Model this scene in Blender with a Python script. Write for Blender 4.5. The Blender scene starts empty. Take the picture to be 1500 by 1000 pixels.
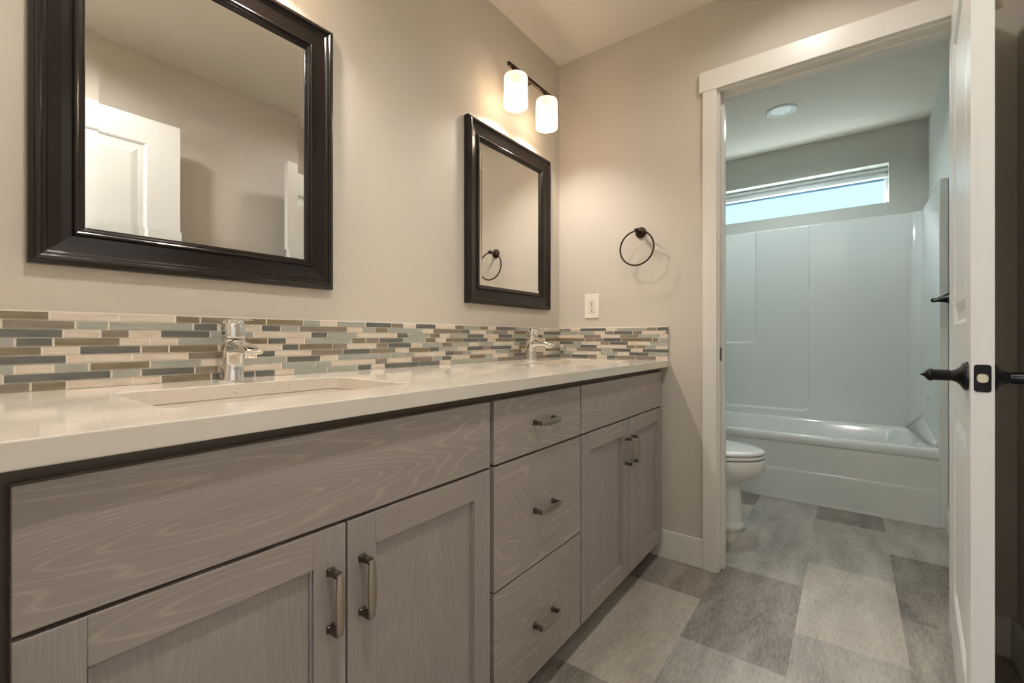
import bpy, bmesh, math, random
from mathutils import Vector, Matrix
C = bpy.context.scene.collection
S = bpy.context.scene
PI = math.pi

# ------------------------------------------------------------------ camera
CAM_X, CAM_Z, YAW = 1.2327, 0.9964, math.radians(36.835)
cd = bpy.data.cameras.new('camera')
cd.sensor_width = 36.0
cd.lens = 660.3 / 1500 * 36
cd.shift_y = -4.9 / 1500
cd.clip_start = 0.02
cam = bpy.data.objects.new('camera', cd)
C.objects.link(cam)
cam.location = (CAM_X, 0, CAM_Z)
cam.rotation_euler = (PI / 2, 0, YAW)
S.camera = cam

# ------------------------------------------------------------------ world, exposure, daylight
S.view_settings.view_transform = 'Standard'
S.view_settings.look = 'None'
S.view_settings.exposure = 0.70
S.view_settings.gamma = 1.0
S.view_settings.use_curve_mapping = False
w = bpy.data.worlds.new('sky')
S.world = w
w.use_nodes = True
nt = w.node_tree
bg = nt.nodes['Background']
tc = nt.nodes.new('ShaderNodeTexCoord')
sx = nt.nodes.new('ShaderNodeSeparateXYZ')
rp = nt.nodes.new('ShaderNodeValToRGB')
nt.links.new(tc.outputs['Generated'], sx.inputs[0])
mz = nt.nodes.new('ShaderNodeMapRange')
mz.inputs['From Min'].default_value = -1.0
nt.links.new(sx.outputs['Z'], mz.inputs[0])
nt.links.new(mz.outputs[0], rp.inputs[0])
nt.links.new(rp.outputs[0], bg.inputs[0])
rp.color_ramp.elements[0].color = (0.16, 0.17, 0.13, 1)
rp.color_ramp.elements[0].position = 0.49
rp.color_ramp.elements[1].color = (0.30, 0.68, 1.0, 1)
rp.color_ramp.elements[1].position = 0.9
e = rp.color_ramp.elements.new(0.505)
e.color = (0.60, 0.90, 1.0, 1)
bg.inputs[1].default_value = 1.05


def area(name, loc, rot, sx_, sy_, power, col):
    l = bpy.data.lights.new(name, 'AREA')
    l.shape = 'RECTANGLE'
    l.size, l.size_y = sx_, sy_
    l.energy = power
    l.color = col
    o = bpy.data.objects.new(name, l)
    C.objects.link(o)
    o.location = loc
    o.rotation_euler = rot
    return o


# daylight from the sky outside the high bathroom window, and an added fill panel at the unseen bedroom window
area('daylight_bath_window', (0.80, 5.0, 3.35), (math.radians(-52), 0, 0), 2.6, 1.6, 520, (0.86, 0.97, 1.0))
area('bedroom_window_fill', (-0.6, -3.27, 1.4), (math.radians(90), 0, 0), 1.5, 1.5, 75, (0.86, 0.93, 1.0))
LAMP_W = 8.0
LAMP_COL = (1.0, 0.91, 0.81)
VAN_FILL_W = 31.0
CAN_FILL_W = 20.0


# ------------------------------------------------------------------ materials
def newmat(name):
    m = bpy.data.materials.new(name)
    m.use_nodes = True
    return m, m.node_tree, m.node_tree.nodes['Principled BSDF']


def srgb(r, g, b):
    f = lambda c: ((c / 255) / 12.92 if c / 255 <= 0.04045 else (((c / 255) + 0.055) / 1.055) ** 2.4)
    return (f(r), f(g), f(b), 1)


def plain(name, col, rough=0.5, metal=0.0, spec=0.5, coat=0.0):
    m, t, b = newmat(name)
    b.inputs['Base Color'].default_value = col
    b.inputs['Roughness'].default_value = rough
    b.inputs['Metallic'].default_value = metal
    b.inputs['Specular IOR Level'].default_value = spec
    b.inputs['Coat Weight'].default_value = coat
    return m


def node(t, kind, **kw):
    n = t.nodes.new(kind)
    for k, v in kw.items():
        setattr(n, k, v)
    return n


def bumpy(name, col, rough, scale, strength, detail=3.0, dist=0.002, spec=0.4):
    m = plain(name, col, rough, spec=spec)
    t = m.node_tree
    b = t.nodes['Principled BSDF']
    tcn = node(t, 'ShaderNodeTexCoord')
    n = node(t, 'ShaderNodeTexNoise')
    n.inputs['Scale'].default_value = scale
    n.inputs['Detail'].default_value = detail
    n.inputs['Roughness'].default_value = 0.55
    bp = node(t, 'ShaderNodeBump')
    bp.inputs['Strength'].default_value = strength
    bp.inputs['Distance'].default_value = dist
    t.links.new(tcn.outputs['Object'], n.inputs['Vector'])
    t.links.new(n.outputs['Fac'], bp.inputs['Height'])
    t.links.new(bp.outputs['Normal'], b.inputs['Normal'])
    return m


def wood(name, axis, base=(162, 151, 144), line=(198, 186, 172), k=1.0):
    """stained wood: cathedral rings stretched along 'axis' (1 = y, 2 = z), fine pores."""
    m, t, b = newmat(name)
    L = t.links.new
    tcn = node(t, 'ShaderNodeTexCoord')
    oi = node(t, 'ShaderNodeObjectInfo')
    sep = node(t, 'ShaderNodeSeparateXYZ')
    L(tcn.outputs['Object'], sep.inputs[0])
    along, across = ('Y', 'Z') if axis == 1 else ('Z', 'Y')

    def M(op, a, bb=None, cc=None):
        n = node(t, 'ShaderNodeMath', operation=op)
        for i, v in enumerate((a, bb, cc)):
            if v is None:
                continue
            if isinstance(v, (int, float)):
                n.inputs[i].default_value = v
            else:
                L(v, n.inputs[i])
        return n.outputs[0]
    u = M('ADD', sep.outputs[along], M('MULTIPLY', oi.outputs['Random'], 3.7))
    v = M('ADD', sep.outputs[across], M('MULTIPLY', oi.outputs['Random'], 1.3))
    cx = node(t, 'ShaderNodeCombineXYZ')
    L(M('MULTIPLY', u, 0.50), cx.inputs[0])
    L(M('MULTIPLY', v, 4.2), cx.inputs[1])
    L(M('MULTIPLY', oi.outputs['Random'], 17.0), cx.inputs[2])
    n1 = node(t, 'ShaderNodeTexNoise')
    n1.inputs['Scale'].default_value = 1.6
    n1.inputs['Detail'].default_value = 1.6
    n1.inputs['Roughness'].default_value = 0.45
    L(cx.outputs[0], n1.inputs['Vector'])
    rings = M('PINGPONG', M('MULTIPLY', n1.outputs['Fac'], 50.0 * k), 0.5)
    r1 = node(t, 'ShaderNodeValToRGB')
    r1.color_ramp.elements[0].position = 0.34
    r1.color_ramp.elements[0].color = (0, 0, 0, 1)
    r1.color_ramp.elements[1].position = 0.5
    r1.color_ramp.elements[1].color = (1, 1, 1, 1)
    L(rings, r1.inputs[0])
    cy = node(t, 'ShaderNodeCombineXYZ')
    L(M('MULTIPLY', u, 14.0), cy.inputs[0])
    L(M('MULTIPLY', v, 420.0), cy.inputs[1])
    n2 = node(t, 'ShaderNodeTexNoise')
    n2.inputs['Scale'].default_value = 1.0
    n2.inputs['Detail'].default_value = 2.0
    L(cy.outputs[0], n2.inputs['Vector'])
    n3 = node(t, 'ShaderNodeTexNoise')
    n3.inputs['Scale'].default_value = 3.0
    L(cx.outputs[0], n3.inputs['Vector'])
    f = M('MULTIPLY', r1.outputs[0], M('MULTIPLY', n2.outputs['Fac'], 0.8))
    mix = node(t, 'ShaderNodeMix', data_type='RGBA')
    mix.inputs['A'].default_value = srgb(*base)
    mix.inputs['B'].default_value = srgb(*line)
    L(f, mix.inputs['Factor'])
    mix2 = node(t, 'ShaderNodeMix', data_type='RGBA', blend_type='MULTIPLY')
    mr = node(t, 'ShaderNodeMapRange')
    mr.inputs['From Min'].default_value = 0.3
    mr.inputs['From Max'].default_value = 0.7
    mr.inputs['To Min'].default_value = 0.86
    mr.inputs['To Max'].default_value = 1.08
    L(M('ADD', M('MULTIPLY', n2.outputs['Fac'], 0.5), M('MULTIPLY', n3.outputs['Fac'], 0.5)), mr.inputs[0])
    cc = node(t, 'ShaderNodeCombineColor')
    for i in range(3):
        L(mr.outputs[0], cc.inputs[i])
    mix2.inputs['Factor'].default_value = 1.0
    L(mix.outputs['Result'], mix2.inputs['A'])
    L(cc.outputs[0], mix2.inputs['B'])
    L(mix2.outputs['Result'], b.inputs['Base Color'])
    b.inputs['Roughness'].default_value = 0.42
    bp = node(t, 'ShaderNodeBump')
    bp.inputs['Strength'].default_value = 0.12
    bp.inputs['Distance'].default_value = 0.001
    L(n2.outputs['Fac'], bp.inputs['Height'])
    L(bp.outputs['Normal'], b.inputs['Normal'])
    return m


def floor_mat(name, base, dark):
    m, t, b = newmat(name)
    L = t.links.new
    tcn = node(t, 'ShaderNodeTexCoord')
    mp = node(t, 'ShaderNodeMapping')
    mp.inputs['Scale'].default_value = (9, 2.6, 1)
    L(tcn.outputs['Object'], mp.inputs[0])
    n = node(t, 'ShaderNodeTexNoise')
    n.inputs['Scale'].default_value = 1.0
    n.inputs['Detail'].default_value = 9.0
    n.inputs['Roughness'].default_value = 0.62
    n.inputs['Distortion'].default_value = 0.4
    L(mp.outputs[0], n.inputs['Vector'])
    mp2 = node(t, 'ShaderNodeMapping')
    mp2.inputs['Scale'].default_value = (150, 28, 1)
    L(tcn.outputs['Object'], mp2.inputs[0])
    n2 = node(t, 'ShaderNodeTexNoise')
    n2.inputs['Scale'].default_value = 1.0
    n2.inputs['Detail'].default_value = 4.0
    L(mp2.outputs[0], n2.inputs['Vector'])
    a = node(t, 'ShaderNodeMath', operation='MULTIPLY_ADD')
    L(n2.outputs['Fac'], a.inputs[0])
    a.inputs[1].default_value = 0.55
    L(n.outputs['Fac'], a.inputs[2])
    mr = node(t, 'ShaderNodeMapRange')
    mr.inputs['From Min'].default_value = 0.58
    mr.inputs['From Max'].default_value = 0.96
    L(a.outputs[0], mr.inputs[0])
    mix = node(t, 'ShaderNodeMix', data_type='RGBA')
    mix.inputs['A'].default_value = dark
    mix.inputs['B'].default_value = base
    L(mr.outputs[0], mix.inputs['Factor'])
    L(mix.outputs['Result'], b.inputs['Base Color'])
    b.inputs['Roughness'].default_value = 0.5
    b.inputs['Specular IOR Level'].default_value = 0.35
    return m


def speckled(name, col, speck, rough):
    m, t, b = newmat(name)
    L = t.links.new
    tcn = node(t, 'ShaderNodeTexCoord')
    v = node(t, 'ShaderNodeTexVoronoi')
    v.inputs['Scale'].default_value = 75
    L(tcn.outputs['Object'], v.inputs['Vector'])
    r = node(t, 'ShaderNodeValToRGB')
    r.color_ramp.elements[0].position = 0.10
    r.color_ramp.elements[0].color = (1, 1, 1, 1)
    r.color_ramp.elements[1].position = 0.17
    r.color_ramp.elements[1].color = (0, 0, 0, 1)
    L(v.outputs['Distance'], r.inputs[0])
    sc = node(t, 'ShaderNodeSeparateColor')
    L(v.outputs['Color'], sc.inputs[0])
    gt = node(t, 'ShaderNodeMath', operation='GREATER_THAN')
    gt.inputs[1].default_value = 0.55
    L(sc.outputs[0], gt.inputs[0])
    mu = node(t, 'ShaderNodeMath', operation='MULTIPLY')
    L(r.outputs[0], mu.inputs[0])
    L(gt.outputs[0], mu.inputs[1])
    mu2 = node(t, 'ShaderNodeMath', operation='MULTIPLY')
    L(mu.outputs[0], mu2.inputs[0])
    mu2.inputs[1].default_value = 0.55
    mix = node(t, 'ShaderNodeMix', data_type='RGBA')
    mix.inputs['A'].default_value = col
    mix.inputs['B'].default_value = speck
    L(mu2.outputs[0], mix.inputs['Factor'])
    L(mix.outputs['Result'], b.inputs['Base Color'])
    b.inputs['Roughness'].default_value = rough
    return m


def stone(name, c1, c2, rough, sy=18, sz=160):
    m, t, b = newmat(name)
    L = t.links.new
    tcn = node(t, 'ShaderNodeTexCoord')
    mp = node(t, 'ShaderNodeMapping')
    mp.inputs['Scale'].default_value = (sy, sy, sz)
    L(tcn.outputs['Object'], mp.inputs[0])
    n = node(t, 'ShaderNodeTexNoise')
    n.inputs['Scale'].default_value = 1.0
    n.inputs['Detail'].default_value = 3
    L(mp.outputs[0], n.inputs['Vector'])
    mix = node(t, 'ShaderNodeMix', data_type='RGBA')
    mix.inputs['A'].default_value = c1
    mix.inputs['B'].default_value = c2
    mr = node(t, 'ShaderNodeMapRange')
    mr.inputs['From Min'].default_value = 0.35
    mr.inputs['From Max'].default_value = 0.65
    L(n.outputs['Fac'], mr.inputs[0])
    L(mr.outputs[0], mix.inputs['Factor'])
    L(mix.outputs['Result'], b.inputs['Base Color'])
    b.inputs['Roughness'].default_value = rough
    return m


def see_through(name, tint, rough, mixf, emit=None, strength=0.0):
    m, t, b = newmat(name)
    L = t.links.new
    out = t.nodes['Material Output']
    tr = node(t, 'ShaderNodeBsdfTransparent')
    tr.inputs[0].default_value = tint
    mx = node(t, 'ShaderNodeMixShader')
    mx.inputs[0].default_value = mixf
    L(tr.outputs[0], mx.inputs[1])
    L(b.outputs[0], mx.inputs[2])
    b.inputs['Roughness'].default_value = rough
    if emit:
        b.inputs['Emission Color'].default_value = emit
        b.inputs['Emission Strength'].default_value = strength
    L(mx.outputs[0], out.inputs[0])
    return m


WALLC = (202, 194, 182)
M = {}
M['wall'] = bumpy('painted_wall', srgb(*WALLC), 0.62, 170, 0.35, 2.5, 0.0016, spec=0.35)
M['bathwall'] = bumpy('painted_bath_wall', srgb(204, 204, 196), 0.62, 170, 0.3, 2.5, 0.0016, spec=0.35)
M['ceiling'] = bumpy('painted_ceiling', srgb(224, 217, 204), 0.8, 120, 0.3, 2.5, 0.0016, spec=0.2)
M['trim'] = plain('white_trim_paint', srgb(226, 222, 214), 0.32)
M['door'] = plain('white_door_paint', srgb(228, 226, 220), 0.34)
M['white_plastic'] = plain('white_plastic', srgb(232, 224, 212), 0.35)
M['dark_slot'] = plain('dark_slot', srgb(45, 38, 32), 0.6)
M['woodh'] = wood('stained_wood_across', 1)
M['woodv'] = wood('stained_wood_upright', 2, base=(160, 150, 145), line=(174, 163, 155), k=0.7)
M['wood_dark'] = wood('stained_wood_frame', 1, base=(92, 78, 66), line=(106, 92, 78))
M['quartz'] = speckled('cream_quartz', srgb(222, 213, 200), srgb(120, 108, 96), 0.09)
M['porcelain'] = plain('white_porcelain', srgb(232, 230, 224), 0.08, coat=0.3)
M['sinkporcelain'] = plain('sink_porcelain', srgb(222, 212, 196), 0.15)
M['acrylic'] = plain('white_acrylic', srgb(230, 233, 230), 0.14, coat=0.2)
M['chrome'] = plain('chrome', (0.88, 0.87, 0.86, 1), 0.06, 1.0)
M['pewter'] = plain('brushed_pewter', srgb(168, 156, 144), 0.30, 1.0)
M['pewter_dark'] = plain('dark_pewter', srgb(112, 102, 94), 0.35, 1.0)
M['bronze'] = plain('dark_bronze', srgb(62, 48, 36), 0.36, 0.7)
M['darkbronze'] = plain('oil_rubbed_bronze', srgb(26, 24, 25), 0.30, 0.5)
M['brass'] = plain('pale_brass', srgb(214, 204, 172), 0.4, 0.6)
M['frame'] = plain('espresso_frame_lacquer', srgb(24, 18, 14), 0.2, 0.0, spec=0.45, coat=0.0)
M['mirror'] = plain('mirror_glass', (0.86, 0.86, 0.84, 1), 0.0, 1.0)
M['vinyl'] = plain('white_vinyl', srgb(232, 236, 236), 0.35)
M['gasket'] = plain('blue_grey_gasket', srgb(96, 118, 140), 0.5)
M['grout'] = plain('cream_grout', srgb(238, 230, 218), 0.75)
M['tC'] = stone('cream_stone_tile', srgb(220, 208, 192), srgb(206, 192, 174), 0.45)
M['tT'] = stone('taupe_tile', srgb(142, 131, 117), srgb(128, 117, 104), 0.35)
M['tO'] = stone('olive_glass_tile', srgb(138, 126, 100), srgb(120, 109, 87), 0.12)
M['tD'] = stone('slate_blue_glass_tile', srgb(112, 111, 106), srgb(96, 97, 93), 0.12)
M['tL'] = stone('pale_grey_green_glass_tile', srgb(172, 173, 163), srgb(158, 160, 151), 0.12)
M['f1'] = floor_mat('floor_light', srgb(204, 195, 184), srgb(168, 158, 147))
M['f2'] = floor_mat('floor_mid_light', srgb(188, 181, 172), srgb(146, 139, 130))
M['f3'] = floor_mat('floor_mid', srgb(178, 168, 158), srgb(124, 116, 107))
M['f4'] = floor_mat('floor_dark', srgb(164, 154, 144), srgb(106, 98, 90))
M['glass'] = see_through('window_glass', (0.97, 0.99, 1, 1), 0.0, 0.06)
M['glass'].node_tree.nodes['Principled BSDF'].inputs['Base Color'].default_value = (0, 0, 0, 1)
M['shade'] = see_through('frosted_glass_shade', (1, 0.93, 0.82, 1), 0.35, 0.74, (1.0, 0.79, 0.62, 1), 0.55)
M['shade'].node_tree.nodes['Principled BSDF'].inputs['Base Color'].default_value = srgb(170, 160, 148)
M['bulb'] = see_through('glowing_bulb', (1, 1, 1, 1), 0.3, 0.15, (1.0, 0.90, 0.74, 1), 9.0)
M['lens'] = plain('lamp_lens', srgb(225, 230, 226), 0.4)
M['lens'].node_tree.nodes['Principled BSDF'].inputs['Emission Color'].default_value = (0.85, 1.0, 0.95, 1)
M['lens'].node_tree.nodes['Principled BSDF'].inputs['Emission Strength'].default_value = 0.12
M['blue'] = plain('blue_sticker', srgb(30, 60, 140), 0.5)
M['carpet'] = bumpy('beige_carpet', srgb(170, 158, 142), 0.95, 300, 0.8)


# ------------------------------------------------------------------ mesh helpers
class MB:
    def __init__(s):
        s.v, s.f, s.m, s.sm = [], [], [], []
        s.mats = []

    def mi(s, mat):
        if mat not in s.mats:
            s.mats.append(mat)
        return s.mats.index(mat)

    def add(s, vs, fs, mat, smooth=False):
        o = len(s.v)
        s.v += [tuple(v) for v in vs]
        k = s.mi(mat)
        for f in fs:
            s.f.append([i + o for i in f])
            s.m.append(k)
            s.sm.append(smooth)
        return s

    def box(s, a, b, mat):
        x0, y0, z0 = a
        x1, y1, z1 = b
        v = [(x0, y0, z0), (x1, y0, z0), (x1, y1, z0), (x0, y1, z0), (x0, y0, z1), (x1, y0, z1), (x1, y1, z1), (x0, y1, z1)]
        f = [(0, 3, 2, 1), (4, 5, 6, 7), (0, 1, 5, 4), (1, 2, 6, 5), (2, 3, 7, 6), (3, 0, 4, 7)]
        return s.add(v, f, mat)

    def loft(s, rings, mat, cap0=True, cap1=True, closed=True, smooth=True):
        n = len(rings[0])
        v = [p for r in rings for p in r]
        f = []
        for i in range(len(rings) - 1):
            for j in range(n if closed else n - 1):
                k = (j + 1) % n
                f.append((i * n + j, i * n + k, (i + 1) * n + k, (i + 1) * n + j))
        s.add(v, f, mat, smooth)
        if cap0:
            s.add(rings[0], [list(range(n))[::-1]], mat, False)
        if cap1:
            s.add(rings[-1], [list(range(n))], mat, False)
        return s

    def lathe(s, prof, mat, origin=(0, 0, 0), axis='z', n=40, cap0=False, cap1=False):
        """prof: list of (radius, height along axis)"""
        rings = []
        for r, h in prof:
            ring = []
            for i in range(n):
                a = 2 * PI * i / n
                c, d = r * math.cos(a), r * math.sin(a)
                p = {'z': (c, d, h), 'x': (h, c, d), 'y': (d, h, c)}[axis]
                ring.append((p[0] + origin[0], p[1] + origin[1], p[2] + origin[2]))
            rings.append(ring)
        return s.loft(rings, mat, cap0, cap1)

    def tube(s, path, r, mat, n=14, closed=False):
        pts = [Vector(p) for p in path]
        rings = []
        N = len(pts)
        up = None
        for i, p in enumerate(pts):
            if closed:
                d = (pts[(i + 1) % N] - pts[i - 1]).normalized()
            else:
                d = (pts[min(i + 1, N - 1)] - pts[max(i - 1, 0)]).normalized()
            if up is None:
                up = Vector((0, 0, 1)) if abs(d.z) < 0.9 else Vector((1, 0, 0))
            a = d.cross(up).normalized()
            up = a.cross(d).normalized()
            rr = r(i / (N - 1)) if callable(r) else r
            rings.append([tuple(p + a * rr * math.cos(2 * PI * k / n) + up * rr * math.sin(2 * PI * k / n)) for k in range(n)])
        if closed:
            rings.append(rings[0])
        return s.loft(rings, mat, not closed, not closed)

    def build(s, name, parent=None, bevel=0.0, seg=2, origin=None):
        """vertices are in the parent's frame (parent: an Empty), or the world when there is none"""
        me = bpy.data.meshes.new(name)
        v = s.v
        if origin is not None:
            ox = Vector(origin)
            v = [tuple(Vector(p) - ox) for p in v]
        me.from_pydata(v, [], s.f)
        for m in s.mats:
            me.materials.append(m)
        for p, k, sm in zip(me.polygons, s.m, s.sm):
            p.material_index = k
            p.use_smooth = sm
        bm = bmesh.new()
        bm.from_mesh(me)
        bmesh.ops.remove_doubles(bm, verts=bm.verts, dist=0.00002)
        bmesh.ops.recalc_face_normals(bm, faces=bm.faces)
        bm.to_mesh(me)
        bm.free()
        me.update()
        o = bpy.data.objects.new(name, me)
        C.objects.link(o)
        if origin is not None:
            o.location = origin
        if parent:
            o.parent = parent
        if bevel:
            md = o.modifiers.new('bevel', 'BEVEL')
            md.width = bevel
            md.segments = seg
            md.limit_method = 'ANGLE'
            md.angle_limit = math.radians(50)
            md.harden_normals = False
        return o


def rrect(cx, cy, w, h, r, n=6):
    """rounded rectangle outline (2D), counter-clockwise"""
    pts = []
    for qx, qy, a0 in ((1, 1, 0), (-1, 1, 90), (-1, -1, 180), (1, -1, 270)):
        for i in range(n + 1):
            a = math.radians(a0 + 90 * i / n)
            pts.append((cx + qx * (w / 2 - r) + r * math.cos(a), cy + qy * (h / 2 - r) + r * math.sin(a)))
    return pts


def thing(name, label, cat, loc=(0, 0, 0), rz=0.0, group=None):
    o = bpy.data.objects.new(name, None)
    o.empty_display_size = 0.1
    C.objects.link(o)
    o.location = loc
    o.rotation_euler = (0, 0, rz)
    o['label'] = label
    o['category'] = cat
    if group:
        o['group'] = group
    return o


def tag(o, label, cat, group=None):
    o['label'] = label
    o['category'] = cat
    if group:
        o['group'] = group
    return o


def struct(o, label=None):
    o['kind'] = 'structure'
    if label:
        o['label'] = label
    return o


def copy_tree(o, parent=None):
    c = o.copy()
    C.objects.link(c)
    c.parent = parent
    for ch in list(o.children):
        copy_tree(ch, c)
    return c


# ------------------------------------------------------------------ dimensions
D = 2.063          # end wall of the vanity room
WT = 0.115         # its thickness
H = 2.438
RW = 1.65          # right wall
BY = 4.0           # back wall of the bath
BX = 0.126         # left wall of the bath
DX0, DX1, DZ = 0.79, 1.516, 2.045   # bath doorway clear opening
NX0, NX1 = 0.84, 1.60              # entry doorway (the camera stands in it)
TRM = M['trim']

# ------------------------------------------------------------------ setting
b = MB()
tones = {0: ['f1', 'f2', 'f3', 'f4']}
cols = [(-0.12, 0.178, 1.51), (0.178, 0.478, 1.21), (0.478, 0.778, 1.811), (0.778, 1.082, 1.545), (1.082, 1.380, 1.80), (1.380, 1.68, 2.11), (1.68, 1.98, 1.5)]
known = {(2, 1.211): 'f1', (2, 1.811): 'f3', (2, 2.411): 'f1', (2, 3.011): 'f4', (3, 0.945): 'f2', (3, 1.545): 'f4', (3, 2.145): 'f2', (3, 2.745): 'f2',
         (4, 1.2): 'f2', (4, 1.8): 'f1', (4, 2.4): 'f2', (4, 3.0): 'f4', (5, 2.11): 'f4', (5, 1.51): 'f3', (5, 2.71): 'f2', (2, 0.611): 'f3',
         (3, 0.345): 'f3', (4, 0.6): 'f4'}
random.seed(4)
for ci, (x0, x1, s0) in enumerate(cols):
    y = s0 - 0.6 * 3
    while y < 3.6:
        t = None
        for (kc, ky), tt in known.items():
            if kc == ci and abs(ky - y) < 0.02:
                t = tt
        t = t or random.choice(['f1', 'f2', 'f3', 'f4'])
        g = 0.0002
        ya, yb = max(y, -0.06), min(y + 0.6, BY)
        if yb > ya:
            b.box((x0 + g, ya + g, -0.004), (x1 - g, yb - g, 0.0), M[t])
        y += 0.6
b.box((-0.12, -0.06, -0.05), (1.98, BY, -0.004), M['dark_slot'])
struct(b.build('floor'), 'grey stone look vinyl tile floor')
struct(MB().box((-1.6, -3.3, -0.05), (3.4, -0.06, -0.002), M['carpet']).build('floor_bedroom'))

struct(MB().box((-0.12, -0.115, H), (RW + 0.12, BY + 0.15, H + 0.1), M['ceiling']).build('ceiling'))
struct(MB().box((-0.12, -0.115, 0), (0, D + WT, H), M['wall']).build('wall_left'))
b = MB()
b.box((0, D, 0), (DX0 - 0.018, D + WT, H), M['wall'])
b.box((DX1 + 0.018, D, 0), (RW, D + WT, H), M['wall'])
b.box((DX0 - 0.018, D, DZ + 0.018), (DX1 + 0.018, D + WT, H), M['wall'])
struct(b.build('wall_end'))
struct(MB().box((RW, -0.115, 0), (RW + 0.12, BY + 0.15, H), M['wall']).build('wall_right'))
b = MB()
b.box((0, -0.115, 0), (NX0, 0, H), M['wall'])
b.box((NX1, -0.115, 0), (RW, 0, H), M['wall'])
b.box((NX0, -0.115, 2.06), (NX1, 0, H), M['wall'])
struct(b.build('wall_near'))
struct(MB().box((0, D + WT, 0), (BX, BY + 0.15, H), M['bathwall']).build('wall_bath_left'))
# back wall with the long high window; drywall returns
WX0, WX1, WZ0, WZ1 = 0.20, 1.447, 1.925, 2.195
b = MB()
b.box((BX, BY, 0), (RW, BY + 0.15, WZ0), M['bathwall'])
b.box((BX, BY, WZ1), (RW, BY + 0.15, H), M['bathwall'])
b.box((BX, BY, WZ0), (WX0, BY + 0.15, WZ1), M['bathwall'])
b.box((WX1, BY, WZ0), (RW, BY + 0.15, WZ1), M['bathwall'])
struct(b.build('wall_back'))
# bathroom faces of the shared walls carry the same cooler paint
struct(MB().box((RW - 0.004, D + WT, 0), (RW, BY, H), M['bathwall']).build('wall_bath_right'))

# bedroom beyond the entry doorway (behind the camera)
b = MB()
b.box((-1.7, -3.4, 0), (-1.6, -0.115, H), M['wall'])
b.box((3.4, -3.4, 0), (3.5, -0.115, H), M['wall'])
b.box((-1.6, -0.115, 0), (-0.12, -0.015, H), M['wall'])
b.box((RW + 0.12, -0.115, 0), (3.4, -0.015, H), M['wall'])
b.box((-1.6, -3.4, 0), (-1.4, -3.3, H), M['wall'])
b.box((0.2, -3.4, 0), (3.4, -3.3, H), M['wall'])
b.box((-1.4, -3.4, 0), (0.2, -3.3, 0.6), M['wall'])
b.box((-1.4, -3.4, 2.2), (0.2, -3.3, H), M['wall'])
struct(b.build('wall_bedroom'))
struct(MB().box((-1.7, -3.4, H), (3.5, -0.115, H + 0.1), M['ceiling']).build('ceiling_bedroom'))

# window in the bath
wr = thing('window_1', 'long narrow white framed window high above the bathtub', 'window', (0.0, BY + 0.09, WZ0))
wr['kind'] = 'structure'
b = MB()
fz0, fz1 = 0.0, WZ1 - WZ0
V = M['vinyl']
b.box((WX0, 0, fz1 - 0.055), (WX1, 0.05, fz1), V)
b.box((WX0, 0, 0), (WX1, 0.05, 0.012), V)
b.box((WX0, 0, 0.012), (WX0 + 0.04, 0.05, fz1 - 0.055), V)
b.box((WX1 - 0.018, 0, 0.012), (WX1, 0.05, fz1 - 0.055), V)
b.box((WX0, -0.012, fz1 - 0.032), (WX1, 0.0, fz1 - 0.012), V)
b.box((WX0, -0.02, fz1 - 0.075), (WX1, 0.02, fz1 - 0.055), V)
b.build('window_frame', wr, bevel=0.002)
MB().box((WX0 + 0.04, 0.018, fz1 - 0.088), (WX1 - 0.018, 0.035, fz1 - 0.075), M['gasket']).build('gasket', wr)
MB().box((WX0 + 0.03, 0.026, 0.01), (WX1 - 0.014, 0.030, fz1 - 0.06), M['glass']).build('pane', wr)
# unseen bedroom window, added to carry fill light through the entry doorway
w2 = thing('window_added', 'unseen wide bedroom window added behind the camera for fill light', 'window', (-0.6, -3.35, 0.6))
w2['kind'] = 'structure'
b = MB()
for a in ((-0.8, -0.75), (0.75, 0.8), (-0.02, 0.02)):
    b.box((a[0], -0.03, 0), (a[1], 0.03, 1.6), V)
b.box((-0.8, -0.03, 0), (0.8, 0.03, 0.05), V)
b.box((-0.8, -0.03, 1.55), (0.8, 0.03, 1.6), V)
b.build('window_frame', w2)

# trims ---------------------------------------------------------------
def casing(name, x0, x1, y, s, over=0.014, wleg=0.062, hz=0.085, label=None):
    """casing round an opening x0..x1 on the wall face y, standing out by s (signed)"""
    b = MB()
    y0, y1 = sorted((y, y + 0.018 * s))
    yh0, yh1 = sorted((y, y + 0.021 * s))
    top = DZ + 0.008
    b.box((x0 - wleg, y0, 0), (x0, y1, top), TRM)
    b.box((x1, y0, 0), (x1 + wleg, y1, top), TRM)
    b.box((x0 - wleg - over, yh0, top), (x1 + wleg + over, yh1, top + hz), TRM)
    return struct(b.build(name, bevel=0.0015), label)


casing('trim_1', DX0 - 0.008, DX1 + 0.008, D, -1, wleg=0.056, label='white flat casing around the bathtub room doorway')
casing('trim_2', DX0 - 0.008, DX1 + 0.008, D + WT, 1, wleg=0.056)
casing('trim_3', NX0, NX1, -0.115, -1, wleg=0.06)
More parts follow.
